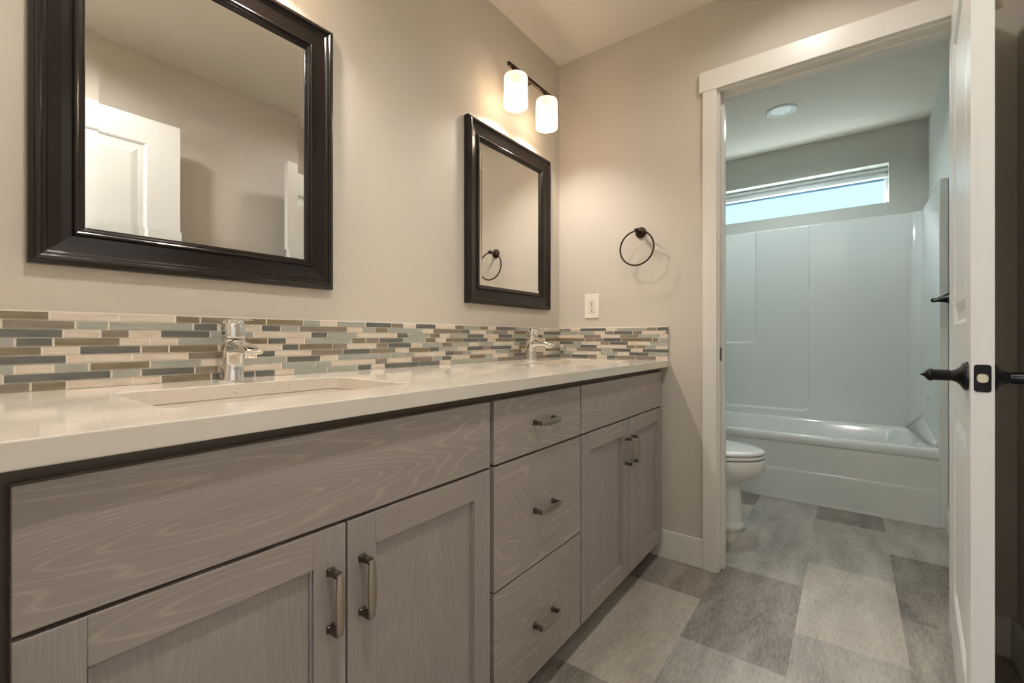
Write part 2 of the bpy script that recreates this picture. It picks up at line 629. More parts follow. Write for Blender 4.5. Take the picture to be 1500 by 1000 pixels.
# jamb lining with stops
b = MB()
ja, jb = D - 0.001, D + WT + 0.001
b.box((DX0 - 0.018, ja, 0), (DX0, jb, DZ + 0.018), TRM)
b.box((DX1, ja, 0), (DX1 + 0.018, jb, DZ + 0.018), TRM)
b.box((DX0, ja, DZ), (DX1, jb, DZ + 0.018), TRM)
sa, sb = D + 0.040, D + 0.075
b.box((DX0, sa, 0), (DX0 + 0.010, sb, DZ - 0.010), TRM)
b.box((DX1 - 0.010, sa, 0), (DX1, sb, DZ - 0.010), TRM)
b.box((DX0, sa, DZ - 0.010), (DX1, sb, DZ), TRM)
tj = struct(b.build('trim_4', bevel=0.001), 'white door jamb with stops')
sp = MB()
pts = rrect(D + 0.02, 0.928, 0.026, 0.058, 0.008)
sp.loft([[(DX0 + 0.0003, p[0], p[1]) for p in pts], [(DX0 + 0.0022, p[0], p[1]) for p in pts]], M['darkbronze'], smooth=False)
tag(sp.build('strike_plate', origin=(DX0, D + 0.02, 0.928)), 'small black strike plate on the left jamb of the bath doorway', 'strike plate')


def base(name, a, bb, label=None):
    return struct(MB().box(a, bb, TRM).build(name, bevel=0.003), label)


BH = 0.125
base('baseboard_end', (0.50, D - 0.014, 0), (DX0 - 0.0645, D, BH), 'white baseboard between vanity and doorway')
base('baseboard_right', (RW - 0.014, 0.0, 0), (RW, D, BH))
base('baseboard_end_right', (DX1 + 0.0645, D - 0.014, 0), (RW - 0.014, D, BH))
base('baseboard_bath_right', (RW - 0.018, D + WT + 0.019, 0), (RW - 0.004, 3.238, BH))
base('baseboard_bath_left', (BX, D + WT, 0), (BX + 0.014, 3.238, BH))
base('baseboard_bath_near', (BX + 0.014, D + WT, 0), (DX0 - 0.065, D + WT + 0.014, BH))


# doors ---------------------------------------------------------------
def make_door(name, label, loc, rz, W=0.71, Ht=2.03, knobs=True, panels=((0.11, 0.20, 0.795), (0.11, 1.04, 1.905))):
    """local x along the width from the hinge, local y through the 35 mm thickness"""
    r = thing(name, label, 'door', loc, rz)
    r['kind'] = 'structure'
    T = 0.035
    b = MB()
    mt = M['door']
    z0 = 0.012
    side = panels[0][0]
    zs = [z0] + [z for p in panels for z in p[1:]] + [z0 + Ht]
    # edges
    b.box((0, 0.009, z0), (W, T - 0.009, z0 + Ht), mt)
    for yf, sg in ((0.0, 1), (T, -1)):
        yi = yf + sg * 0.0095
        ya, yb = sorted((yf, yi))
        b.box((0, ya, z0), (side, yb, z0 + Ht), mt)
        b.box((W - side, ya, z0), (W, yb, z0 + Ht), mt)
        for k in range(0, len(zs), 2):
            b.box((side, ya, zs[k]), (W - side, yb, zs[k + 1]), mt)
        for p in panels:
            x0, x1, za, zb = side, W - side, p[1], p[2]
            rings = []
            for ins, dep in ((0.0, 0.0), (0.006, 0.0035), (0.012, 0.0085), (0.034, 0.0085), (0.060, 0.002)):
                y = yf + sg * dep
                rings.append([(x0 + ins, y, za + ins), (x1 - ins, y, za + ins), (x1 - ins, y, zb - ins), (x0 + ins, y, zb - ins)])
            b.loft(rings, mt, False, True, smooth=False)
    b.build('door_panel', r)
    if knobs:
        kx, kz = W - 0.062, 0.913
        for yf, sg in ((0.0, -1), (T, 1)):
            k = MB()
            n = 32
            prof = [(0.0315, 0.0), (0.0315, 0.005), (0.029, 0.008), (0.020, 0.013), (0.0145, 0.019), (0.0118, 0.026), (0.0118, 0.030)]
            k.lathe([(a, sg * h) for a, h in prof], M['darkbronze'], (kx, yf, kz), 'y', n, cap1=True)
            k.build('rose', r)
            k = MB()
            prof = [(0.0118, 0.028), (0.0125, 0.032), (0.0125, 0.056), (0.0142, 0.059), (0.0142, 0.063), (0.011, 0.067), (0.005, 0.071), (0.0022, 0.076), (0.0002, 0.080)]
            k.lathe([(a, sg * h) for a, h in prof], M['darkbronze'], (kx, yf, kz), 'y', n, cap1=True)
            # lever arm running back towards the hinge
            rings = []
            for i in range(13):
                s = i / 12
                x = kx - 0.004 - 0.105 * s
                zc = kz + 0.004 * math.sin(s * PI) - 0.004 * s
                hh = 0.0095 * (1 - 0.25 * s)
                tt = 0.0060 * (1 - 0.3 * s)
                rings.append([(x, yf + sg * 0.050 + tt * math.cos(a), zc + hh * math.sin(a)) for a in [2 * PI * q / 14 for q in range(14)]])
            k.loft(rings, M['darkbronze'])
            k.build('door_handle', r)
        lp = MB()
        pts = rrect(T / 2, kz, 0.0255, 0.057, 0.0055)
        lp.loft([[(W - 0.0004, p[0], p[1]) for p in pts], [(W + 0.0016, p[0], p[1]) for p in pts]], M['darkbronze'], smooth=False)
        lpo = lp.build('latch_plate', r)
        bo = MB()
        pts = rrect(T / 2, kz, 0.0175, 0.0195, 0.007)
        pt2 = rrect(T / 2, kz, 0.0150, 0.0165, 0.006)
        bo.loft([[(W + 0.001, p[0], p[1]) for p in pts], [(W + 0.004, p[0], p[1]) for p in pts], [(W + 0.007, p[0], p[1]) for p in pt2]], M['brass'], smooth=False)
        bo = bo.build('latch_bolt', lpo)
        bo['label'] = 'pale brass latch bolt'
        hb = MB()
        for hz in (0.22, 1.04, 1.85):
            hb.lathe([(0.006, hz - 0.045), (0.006, hz + 0.045)], M['darkbronze'], (0.001, T + 0.0055, 0), 'z', 12, True, True)
            hb.box((-0.001, 0.001, hz - 0.045), (0.0, 0.033, hz + 0.045), M['darkbronze'])
        hb.build('hinge', r)
    return r


make_door('door_1', 'open white two panel door with black lever at the right edge', (1.499, D - 0.021, 0), math.radians(-90 - 5.1), panels=((0.11, 0.20, 0.79), (0.11, 1.035, 1.905)))
make_door('door_2', 'white two panel entry door standing open against the right wall, seen in the mirror', (1.535, 0.045, 0.0), math.radians(90.0), W=0.775, Ht=2.045, panels=((0.135, 0.20, 0.79), (0.135, 1.035, 1.935)))


# ------------------------------------------------------------------ backsplash
SPLASH_LEFT = [
    "O160 C262 C361 O410 T486 O561 O661 L712 C764 L864 D965 T1014 C1069 D1165 C1268 O1317 L1416 O1466 C1522 D1666 L1860 C2063",
    "C98 T196 L246 L396 D447 C548 D597 L648 T798 C850 L900 O950 L1101 C1154 T1303 D1351 C1453 L1501 T1602 C1653 O1748 C1903 D2063",
    "D179 C233 T280 C333 D431 L529 C683 D734 L833 C988 D1035 L1137 O1186 C1237 L1337 D1437 C1538 D1635 L1743 C1847 D1887 L2042 C2063",
    "L115 D165 O265 C315 C365 L478 O564 D613 C665 L815 O865 T915 D1014 L1115 O1165 C1218 O1315 D1414 D1464 C1517 O1562 T1661 D1771 C1916 O1958 O2063",
    "O150 C201 D299 T349 O448 C601 D648 O750 T799 C903 T950 D1049 C1099 L1200 O1251 L1349 C1405 L1501 C1651 L1698 T1800 C1878 L1994 C2063",
    "D184 C284 C385 T478 D584 C683 T784 D883 T982 C1038 O1135 D1183 L1283 C1337 D1433 T1482 D1632 C1688 O1743 C1981 L2063",
    "L115 C165 L216 O315 L413 C463 L614 D712 C766 L913 L962 L1014 L1064 C1215 D1264 T1315 L1363 C1517 L1615 T1712 C1916 O2011 O2063",
    "C100 D250 L299 D399 T448 C600 L698 L748 C900 T948 C1049 T1150 L1199 D1249 C1351 O1448 L1496 C1604 L1645 D1800 T1897 C1951 L2063",
    "T135 O184 C285 C334 O433 D532 D583 C633 L733 L835 D885 C936 D1085 D1186 C1240 L1380 L1482 L1531 T1582 T1835 T1932 D2063",
]
SPLASH_END = [
    "O23 T76 C128 D273 C327 L474 T524 D577",
    "L112 L210 C264 T311 D408 T456 C561 T577",
    "C147 T244 C344 T441 L539 C577",
    "O155 T208 T257 D353 O503 O532 L577",
    "D90 L140 C240 T289 D386 C490 L577",
    "C27 L126 D223 C376 O421 T474 L522 C577",
    "L54 C106 T251 L304 D401 C456 D577",
    "D37 L88 C240 L334 C389 D487 L577",
    "T76 D174 T223 C275 D323 T421 T521 C577",
]

ZC = 0.896
PITCH = (1.0489 - ZC - 0.002) / 9


def splash(name, rows, start, put, label, end):
    b = MB()
    put(b, start - 0.0, end, ZC + 0.0002, 1.0489, 0.0062, M['grout'], 0.0)
    g = 0.0020
    for i, row in enumerate(rows):
        z1 = 1.0489 - 0.0028 - i * PITCH
        z0 = z1 - PITCH + 0.0026
        s = start
        for tk in row.split():
            e = int(tk[1:]) / 1000
            a, c = s + (g if s > start else 0.0005), e - g
            if c - a > 0.002:
                put(b, a, c, z0, z1, 0.0082 if tk[0] != 'C' else 0.0076, M['t' + tk[0]], 0.006)
            s = e
    return tag(b.build(name, origin=(0, start, ZC) if name != 'x' else None), label, 'backsplash')


splash('tile_backsplash', SPLASH_LEFT, 0.0, lambda b, a, c, z0, z1, d, m, d0: b.box((0.0002 + d0 * 0, a, z0), (d, c, z1), m),
       'long strip mosaic tile backsplash under the two mirrors', D)
splash('tile_side_splash', SPLASH_END, 0.0085, lambda b, a, c, z0, z1, d, m, d0: b.box((a, D - d, z0), (c, D - 0.0002, z1), m),
       'short strip mosaic side splash under the power outlet', 0.5735)

# ------------------------------------------------------------------ countertop with two sink cut-outs
XC = 0.5775
SINKS = [(0.442, 0.305), (1.684, 0.305)]
SW, SL, SR = 0.302, 0.445, 0.028
b = MB()
b.box((0.0, 0.0005, 0.866), (XC, D - 0.0005, ZC), M['quartz'])
ct = b.build('countertop')
for (sy, sx_) in SINKS:
    cb = MB()
    pts = rrect(sx_, sy, SW, SL, SR, 8)
    cb.loft([[(p[0], p[1], 0.80) for p in pts], [(p[0], p[1], 0.95) for p in pts]], M['quartz'], smooth=False)
    cut = cb.build('cutter')
    md = ct.modifiers.new('cut', 'BOOLEAN')
    md.object = cut
    md.operation = 'DIFFERENCE'
    md.solver = 'EXACT'
    dg = bpy.context.evaluated_depsgraph_get()
    me = bpy.data.meshes.new_from_object(ct.evaluated_get(dg))
    ct.modifiers.clear()
    ct.data = me
    bpy.data.objects.remove(cut)
md = ct.modifiers.new('bevel', 'BEVEL')
md.width = 0.0022
md.segments = 3
md.limit_method = 'ANGLE'
md.angle_limit = math.radians(60)
tag(ct, 'cream speckled quartz countertop running the full length of the vanity', 'countertop')

for i, (sy, sx_) in enumerate(SINKS):
    r = thing('undermount_sink', ['rectangular undermount sink nearest the camera below the large mirror', 'rectangular undermount sink at the far end by the corner, below the far mirror'][i], 'sink', (sx_, sy, 0.866), 0, 'white rectangular undermount sinks')
    b = MB()
    rings = []
    for (dw, z, rr) in ((0.030, -0.0005, 0.04), (0.004, -0.0005, 0.03), (0.002, -0.006, 0.03), (-0.006, -0.10, 0.035), (-0.022, -0.118, 0.04), (-0.06, -0.125, 0.04), (-0.24, -0.129, 0.02)):
        rings.append([(p[0], p[1], z) for p in rrect(0, 0, SW + dw, SL + dw, rr, 8)])
    b.loft(rings, M['sinkporcelain'], False, True)
    rings = [[(p[0], p[1], z) for p in rrect(0, 0, SW + dw, SL + dw, 0.04, 8)] for dw, z in ((0.030, -0.0005), (0.030, -0.010), (0.012, -0.012), (0.006, -0.12), (-0.05, -0.142))]
    b.loft(rings, M['sinkporcelain'], False, True)
    b.build('basin', r)
    MB().lathe([(0.0, -0.1262), (0.019, -0.1262), (0.022, -0.1275), (0.022, -0.129)], M['chrome'], (0, 0, 0), 'z', 28).build('drain', r)


# ------------------------------------------------------------------ faucets
def make_faucet(loc, label):
    r = thing('bathroom_faucet', label, 'faucet', loc, 0, 'chrome single handle faucets')
    CH = M['chrome']
    n = 28

    def ell(cx, z, rx, ry, p=2.6, tilt=0.0):
        out = []
        for k in range(n):
            a = 2 * PI * k / n
            c, s = math.cos(a), math.sin(a)
            x = rx * math.copysign(abs(c) ** (2 / p), c)
            y = ry * math.copysign(abs(s) ** (2 / p), s)
            out.append((cx + x, y, z + tilt * x))
        return out
    b = MB()
    b.loft([ell(0.0, 0.0002, 0.027, 0.0265), ell(0.0, 0.004, 0.0265, 0.026), ell(0.001, 0.012, 0.0235, 0.0235), ell(0.003, 0.045, 0.0215, 0.0215),
            ell(0.006, 0.075, 0.0225, 0.022), ell(0.008, 0.092, 0.0235, 0.0225), ell(0.009, 0.100, 0.024, 0.0228, tilt=-0.12)], CH)
    b.build('faucet_body', r)
    # spout: flattened wedge reaching forward
    b = MB()
    rings = []
    for i in range(12):
        s = i / 11
        x = 0.000 + 0.118 * s
        zc = 0.080 - 0.012 * s + 0.004 * math.sin(PI * s)
        hh = 0.017 * (1 - s) ** 0.8 + 0.0045
        ww = 0.0205 - 0.003 * s
        rings.append([(x + 0.006 * math.sin(a) * s, ww * math.copysign(abs(math.cos(a)) ** 0.6, math.cos(a)), zc + hh * math.copysign(abs(math.sin(a)) ** 0.8, math.sin(a))) for a in [2 * PI * q / 24 for q in range(24)]])
    b.loft(rings, CH)
    b.build('spout', r)
    b = MB()
    b.lathe([(0.0125, 0.066), (0.0125, 0.056), (0.0105, 0.0555), (0.0105, 0.058)], CH, (0.098, 0, 0), 'z', 24, cap1=False)
    b.lathe([(0.0108, 0.0575), (0.0, 0.0575)], M['dark_slot'], (0.098, 0, 0), 'z', 24)
    b.build('aerator', r)
    b = MB()
    b.loft([ell(0.009, 0.102, 0.0225, 0.0215, 3.2, -0.10), ell(0.009, 0.106, 0.0235, 0.0225, 3.4, -0.08), ell(0.007, 0.132, 0.0225, 0.0215, 3.4),
            ell(0.007, 0.140, 0.0205, 0.0195, 3.2, 0.08), ell(0.007, 0.1435, 0.015, 0.0145, 3, 0.12)], CH)
    h = b.build('handle', r)
    b = MB()
    rings = []
    for i in range(10):
        s = i / 9
        x = 0.010 + 0.085 * s
        zc = 0.1415 + 0.002 * math.sin(s * 3) - 0.001 * s
        ww = 0.0150 * (1 - 0.55 * s ** 1.5)
        hh = 0.0045 * (1 - 0.6 * s)
        rings.append([(x, ww * math.cos(a), zc + hh * math.sin(a)) for a in [2 * PI * q / 18 for q in range(18)]])
    b.loft(rings, CH)
    b.build('lever', h)
    b = MB()
    b.lathe([(0.0, 0.001), (0.0026, 0.001), (0.0032, 0.0)], M['pewter'], (0.0295, 0, 0.118), 'x', 16)
    b.build('index_dot', h)
    return r


make_faucet((0.066, 0.455, ZC), 'chrome single lever faucet behind the near sink under the large mirror')
make_faucet((0.066, 1.695, ZC), 'chrome single lever faucet behind the far sink next to the corner')


# ------------------------------------------------------------------ vanity cabinets
XF = 0.555
XB = 0.535


def pull(parent, y, z, vertical):
    """arched bar pull with two square feet; local axis along its length"""
    L, out = 0.104, 0.030
    b = MB()
    n = 26
    path = []
    for i in range(n):
        s = -1 + 2 * i / (n - 1)
        if abs(s) > 0.93:
            pass
        path.append(s)
    rings = []
    # flat bow
    for s in path:
        l = s * L / 2
        d = out - 0.010 * max(0, (abs(s) - 0.90) / 0.10) ** 2 + 0.002 * (1 - s * s)
        wdt = 0.0048 + 0.0042 * (1 - abs(s) ** 2.2)
        th = 0.0030
        rings.append((l, d, wdt, th))

    def P(l, d, q):
        return (XF + d, y + q, z + l) if vertical else (XF + d, y + l, z - q)
    R = []
    for l, d, wd, th in rings:
        R.append([P(l, d - th, -wd), P(l, d - th, wd), P(l, d, wd * 0.9), P(l, d + 0.0012, 0), P(l, d, -wd * 0.9)])
    b.loft(R, M['pewter'], smooth=False)
    for sg in (-1, 1):
        l0 = sg * (L / 2 - 0.006)
        q0, q1 = 0.0062, 0.0048
        Rr = []
        for d, q, ll in ((0.0, 0.0072, l0), (0.003, 0.0066, l0), (0.006, q1, l0), (0.020, q1, l0 + sg * 0.001), (out - 0.003, q1, l0 + sg * 0.0005)):
            hl = 0.0060 if d < 0.004 else 0.0048
            Rr.append([P(ll - hl, d, -q), P(ll + hl, d, -q), P(ll + hl, d, q), P(ll - hl, d, q)])
        b.loft(Rr, M['pewter_dark'], smooth=False)
    return b


def front(name, parent, y0, y1, z0, z1, shaker, handle=None):
    off = Vector(parent.location)
    b = MB()
    T = 0.019
    if not shaker:
        b.box((XF - T, y0, z0), (XF, y1, z1), M['woodh'])
    else:
        s = 0.057
        b.box((XF - T, y0, z0), (XF, y0 + s, z1), M['woodv'])
        b.box((XF - T, y1 - s, z0), (XF, y1, z1), M['woodv'])
        b.box((XF - T, y0 + s, z0), (XF, y1 - s, z0 + s), M['woodh'])
        b.box((XF - T, y0 + s, z1 - s), (XF, y1 - s, z1), M['woodh'])
        b.box((XF - T + 0.002, y0 + s, z0 + s), (XF - 0.009, y1 - s, z1 - s), M['woodv'])
        # small inner bead
        for (ya, yb, za, zb) in ((y0 + s, y0 + s + 0.004, z0 + s, z1 - s), (y1 - s - 0.004, y1 - s, z0 + s, z1 - s)):
            b.box((XF - 0.010, ya, za), (XF - 0.004, yb, zb), M['woodv'])
        for (za, zb) in ((z0 + s, z0 + s + 0.004), (z1 - s - 0.004, z1 - s)):
            b.box((XF - 0.010, y0 + s, za), (XF - 0.004, y1 - s, zb), M['woodh'])
    ctr = Vector((XF - T, (y0 + y1) / 2, (z0 + z1) / 2))
    b.v = [tuple(Vector(p) - ctr) for p in b.v]
    o = b.build(name, parent, bevel=0.0012)
    o.location = ctr - off
    if handle:
        h = pull(None, *handle)
        h.v = [tuple(Vector(p) - ctr) for p in h.v]
        ho = h.build('handle', o, bevel=0.0006)
        ho['label'] = 'brushed pewter arched pull'
    return o


def cabinet(label, ya, yb, group=None, name='sink_base_cabinet', left=0.0, right=0.0):
    r = thing(name, label, 'cabinet', (0.0, (ya + yb) / 2, 0.0), 0, group)
    off = Vector(r.location)
    b = MB()
    t = 0.016
    W_ = M['wood_dark']
    b.box((0.001, ya, 0.088), (XB, ya + t, 0.8655), W_)
    b.box((0.001, yb - t, 0.088), (XB, yb, 0.8655), W_)
    b.box((0.001, ya + t, 0.088), (XB, yb - t, 0.104), W_)
    b.box((0.001, ya + t, 0.104), (0.010, yb - t, 0.8655), W_)
    # face frame
    b.box((XB - 0.019, ya + t, 0.835), (XB, yb - t, 0.8655), W_)
    b.box((XB - 0.019, ya + t, 0.680), (XB, yb - t, 0.702), W_)
    b.box((XB - 0.019, ya + t, 0.104), (XB, ya + 0.03, 0.835), W_)
    b.box((XB - 0.019, yb - 0.03, 0.104), (XB, yb - t, 0.835), W_)
    if left:
        b.box((XB - 0.019, ya - left, 0.0), (XB, ya, 0.8655), W_)
        b.box((XB, ya - left, 0.0), (XF, ya - 0.016, 0.850), M['woodv'])
    if right:
        b.box((XB - 0.019, yb, 0.088), (XB, yb + right, 0.8655), W_)
    b.v = [tuple(Vector(p) - off) for p in b.v]
    b.build('cabinet_body', r)
    k = MB()
    k.box((0.455, ya, 0.0), (0.470, yb + right, 0.088), M['wood_dark'])
    k.v = [tuple(Vector(p) - off) for p in k.v]
    k.build('toe_kick', r)
    return r


ZT, ZF, ZD, ZB = 0.846, 0.693, 0.687, 0.091
c1 = cabinet('near sink cabinet with a wide false front and two shaker doors', 0.063, 0.8265, 'grey brown vanity base cabinets', left=0.062)
front('false_front', c1, 0.061, 0.8195, ZF, ZT, False)
front('door', c1, 0.061, 0.4390, ZB, ZD, True, (0.4105, 0.570, True))
front('door', c1, 0.4425, 0.8195, ZB, ZD, True, (0.4700, 0.570, True))
c2 = cabinet('middle bank of three drawers between the two sink cabinets', 0.8272, 1.2668, 'grey brown vanity base cabinets', name='drawer_cabinet')
front('drawer', c2, 0.8335, 1.2625, ZF, ZT, False, (1.050, 0.770, False))
front('drawer', c2, 0.8335, 1.2625, 0.3885, ZD, False, (1.050, 0.534, False))
front('drawer', c2, 0.8335, 1.2625, ZB, 0.3835, False, (1.050, 0.226, False))
c3 = cabinet('far sink cabinet against the corner wall with a false front and two shaker doors', 1.2675, 2.036, 'grey brown vanity base cabinets', right=0.0265)
front('false_front', c3, 1.2715, 2.030, ZF, ZT, False)
front('door', c3, 1.2715, 1.6490, ZB, ZD, True, (1.6205, 0.570, True))
front('door', c3, 1.6530, 2.030, ZB, ZD, True, (1.6815, 0.570, True))


# ------------------------------------------------------------------ mirrors
def make_mirror(yc, zc, label, Wm=0.614, Hm=0.752):
    r = thing('framed_mirror', label, 'mirror', (0.0, yc, zc), 0, 'dark espresso framed mirrors')
    # profile: (inset from the outer edge, height off the wall)
    prof = [(0.0, 0.0), (0.0, 0.020), (0.0015, 0.0225), (0.004, 0.0235), (0.0075, 0.0250), (0.0085, 0.0285), (0.0115, 0.0305), (0.0150, 0.0300), (0.0175, 0.0275),
            (0.0185, 0.0245), (0.0210, 0.0240), (0.0235, 0.0225), (0.026, 0.0200), (0.045, 0.0165), (0.0595, 0.0150), (0.0610, 0.0175), (0.0635, 0.0215), (0.0665, 0.0225),
            (0.0690, 0.0205), (0.0700, 0.0180), (0.0725, 0.0185), (0.0750, 0.0170), (0.0765, 0.0140), (0.0785, 0.0135), (0.0800, 0.0110), (0.0800, 0.006)]
    rings = []
    for ins, d in prof:
        a, c = Wm / 2 - ins, Hm / 2 - ins
        rings.append([(d, -a, -c), (d, a, -c), (d, a, c), (d, -a, c)])
    b = MB()
    b.loft(rings, M['frame'], False, False, smooth=False)
    b.build('frame', r)
    g = MB()
    a, c = Wm / 2 - 0.080, Hm / 2 - 0.080
    bv = 0.020
    R = []
    for ins, d in ((-0.006, 0.0075), (bv, 0.0092), ):
        R.append([(d, -a + ins, -c + ins), (d, a - ins, -c + ins), (d, a - ins, c - ins), (d, -a + ins, c - ins)])
    g.loft(R, M['mirror'], False, True, smooth=False)
    g.build('mirror_glass', r)
    MB().box((0.0004, -Wm / 2 + 0.01, -Hm / 2 + 0.01), (0.005, Wm / 2 - 0.01, Hm / 2 - 0.01), M['dark_slot']).build('backing', r)
    return r


make_mirror(0.4365, 1.513, 'large looking dark framed mirror over the near sink at left')
make_mirror(1.634, 1.513, 'dark framed mirror over the far sink below the lit wall lamp')


# ------------------------------------------------------------------ vanity lights
def make_light(yc, label):
    zb = 2.118
    r = thing('vanity_light', label, 'wall lamp', (0.0, yc, zb), 0, 'two shade vanity lights')
    BZ = M['bronze']
    b = MB()
    b.lathe([(0.052, 0.0005), (0.052, 0.012), (0.048, 0.020), (0.012, 0.024)], BZ, (0, 0, -0.012), 'x', 40, cap1=True)
    b.build('backplate', r)
    b = MB()
    b.tube([(0.015, 0, -0.010), (0.07, 0, -0.008), (0.113, 0, -0.001)], 0.0055, BZ)
    b.build('arm', r)
    b = MB()
    b.box((0.112, -0.172, -0.008), (0.124, 0.172, 0.008), BZ)
    b.build('bar', r, bevel=0.002)
    for s in (-1, 1):
        y = 0.12 * s
        h = MB()
        h.lathe([(0.012, -0.006), (0.020, -0.016), (0.022, -0.034), (0.018, -0.052), (0.012, -0.056)], BZ, (0.118, y, 0), 'z', 28, True, True)
        h.build('lamp_socket', r)
        g = MB()
        g.lathe([(0.020, -0.026), (0.040, -0.027), (0.0465, -0.030), (0.0495, -0.036), (0.050, -0.044), (0.050, -0.158), (0.0470, -0.158), (0.0470, -0.045), (0.045, -0.034), (0.038, -0.0305), (0.020, -0.0295)], M['shade'], (0.118, y, 0), 'z', 44)
        so = g.build('lamp_shade', r)
        q = MB()
        q.lathe([(0.012, -0.056), (0.014, -0.070), (0.022, -0.092), (0.0285, -0.112), (0.0285, -0.124), (0.022, -0.137), (0.012, -0.145), (0.0005, -0.1475)], M['bulb'], (0.118, y, 0), 'z', 28)
        q.build('bulb', r)
        l = bpy.data.lights.new('bulb_light', 'POINT')
        l.energy = LAMP_W
        l.color = LAMP_COL
        l.shadow_soft_size = 0.02
        lo = bpy.data.objects.new('bulb_light', l)
        C.objects.link(lo)
        lo.parent = r
        lo.location = (0.118, y, -0.122)
    return r


make_light(1.634, 'lit two shade vanity light above the far mirror')
make_light(0.4365, 'two shade vanity light above the near mirror, above the picture')


# ------------------------------------------------------------------ ceiling cans
def can(x, y, watts, label, col):
    r = thing('recessed_light', label, 'ceiling light', (x, y, H))
    b = MB()
    b.lathe([(0.088, -0.0003), (0.088, -0.005), (0.080, -0.009), (0.070, -0.010), (0.062, -0.008), (0.055, -0.0035), (0.052, -0.002)], M['white_plastic'] if 0 else M['lens_ring'], (0, 0, 0), 'z', 48)
    b.build('trim_ring', r)
    MB().lathe([(0.056, -0.0040), (0.030, -0.0030), (0.0, -0.0028)], M['lens'], (0, 0, 0), 'z', 40).build('lens', r)
    if not watts:
        return r
    l = bpy.data.lights.new('recessed_fill', 'SPOT')
    l.spot_size = math.radians(160)
    l.spot_blend = 0.6
    l.shadow_soft_size = 0.045
    l.energy = watts
    l.color = col
    lo = bpy.data.objects.new('recessed_fill', l)
    C.objects.link(lo)
    lo.parent = r
    lo.location = (0, 0, -0.012)
    return r


M['lens_ring'] = plain('white_ring_paint', srgb(240, 242, 240), 0.35)
can(0.885, 3.31, CAN_FILL_W, 'round white recessed ceiling light above the bathtub room', (0.84, 0.97, 1.0))  # fixture is real; its spot is added to brighten the tub room

# ------------------------------------------------------------------ towel ring
r = thing('towel_ring', 'dark bronze towel ring on the end wall', 'towel ring', (0.447, D, 1.492))
b = MB()
b.lathe([(0.0255, -0.0003), (0.0255, -0.007), (0.022, -0.011), (0.013, -0.016)], M['bronze'], (0, 0, 0), 'y', 36, cap1=True)
b.build('mounting_rose', r)
b = MB()
b.lathe([(0.010, -0.014), (0.0075, -0.022), (0.0075, -0.044), (0.0100, -0.048), (0.0115, -0.056), (0.0100, -0.064), (0.006, -0.067), (0.005, -0.072)], M['bronze'], (0, 0, 0), 'y', 28, cap1=True)
b.build('post', r)
b = MB()
b.tube([(0.080 * math.sin(2 * PI * k / 64), -0.0565 + 0.004 * math.cos(2 * PI * k / 64), -0.080 + 0.080 * math.cos(2 * PI * k / 64)) for k in range(64)], 0.0040, M['bronze'], 12, True)
b.build('ring', r)

# ------------------------------------------------------------------ outlet
r = thing('power_outlet', 'white duplex power outlet on the end wall above the side splash', 'outlet', (0.193, D, 1.157))
b = MB()
for k, (w_, h_, y_) in enumerate(((0.080, 0.122, -0.0002), (0.080, 0.122, -0.003), (0.074, 0.116, -0.006))):
    pass
R = [[(p[0], y_, p[1]) for p in rrect(0, 0, w_, h_, 0.004, 4)] for (w_, h_, y_) in ((0.080, 0.122, -0.0002), (0.080, 0.122, -0.003), (0.074, 0.116, -0.006))]
b.loft(R, M['white_plastic'], True, True, smooth=False)
b.build('wall_plate', r)
for zz in (0.0195, -0.0195):
    q = MB()
    R = [[(p[0], y_, p[1] + zz) for p in rrect(0, 0, w_, 0.029, 0.0125, 6)] for (w_, y_) in ((0.034, -0.0055), (0.034, -0.0078), (0.032, -0.0082))]
    q.loft(R, M['white_plastic'], False, True, smooth=False)
    q.box((-0.0075, -0.0087, zz + 0.000), (-0.0052, -0.0080, zz + 0.009), M['dark_slot'])
    q.box((0.0050, -0.0087, zz + 0.001), (0.0072, -0.0080, zz + 0.008), M['dark_slot'])
    q.lathe([(0.0028, -0.0080), (0.0028, -0.0087)], M['dark_slot'], (0, 0, zz - 0.0075), 'y', 14, cap1=True)
    q.build('receptacle', r)
q = MB()
q.lathe([(0.0028, -0.0058), (0.0028, -0.0072), (0.0018, -0.0078)], M['pewter'], (0, 0, 0), 'y', 14, cap1=True)
q.build('screw', r)

# ------------------------------------------------------------------ bathtub and surround
TY, TX0, TX1 = 3.24, BX + 0.001, RW - 0.0045
AC = M['acrylic']
r = thing('bathtub_shower_unit', 'white one piece bathtub with glossy shower surround under the window', 'bathtub', ((TX0 + TX1) / 2, TY, 0))
off = Vector(r.location)


def tb(b, name, **k):
    b.v = [tuple(Vector(p) - off) for p in b.v]
    return b.build(name, r, **k)


RIM = 0.408
# tub body as one lofted basin: outer rim -> inner wall -> floor
b = MB()
cxm, cym = (TX0 + TX1) / 2, (TY + BY) / 2
Wt, Lt = TX1 - TX0, BY - 0.002 - TY
rings = []
spec = [(1.00, 0.0, 0.012, 0.0, RIM - 0.02), (1.0, 0.002, 0.014, 0.0, RIM - 0.008), (1.0, 0.010, 0.020, 0.0, RIM - 0.001), (1.0, 0.018, 0.03, 0.0, RIM + 0.001)]
ou = lambda ins, rr, z, dx=0: [(p[0] + dx, p[1], z) for p in rrect(cxm, cym, Wt - 2 * ins, Lt - 2 * ins, rr, 10)]
rings = [ou(0.0, 0.010, RIM - 0.030), ou(0.001, 0.012, RIM - 0.014), ou(0.006, 0.016, RIM - 0.003), ou(0.014, 0.02, RIM + 0.001), ou(0.050, 0.10, RIM + 0.001), ou(0.062, 0.12, RIM - 0.004),
         ou(0.072, 0.14, RIM - 0.022), ou(0.095, 0.16, RIM - 0.18), ou(0.120, 0.17, RIM - 0.29), ou(0.160, 0.17, RIM - 0.325), ou(0.24, 0.12, RIM - 0.335)]
b.loft(rings, AC, False, True)
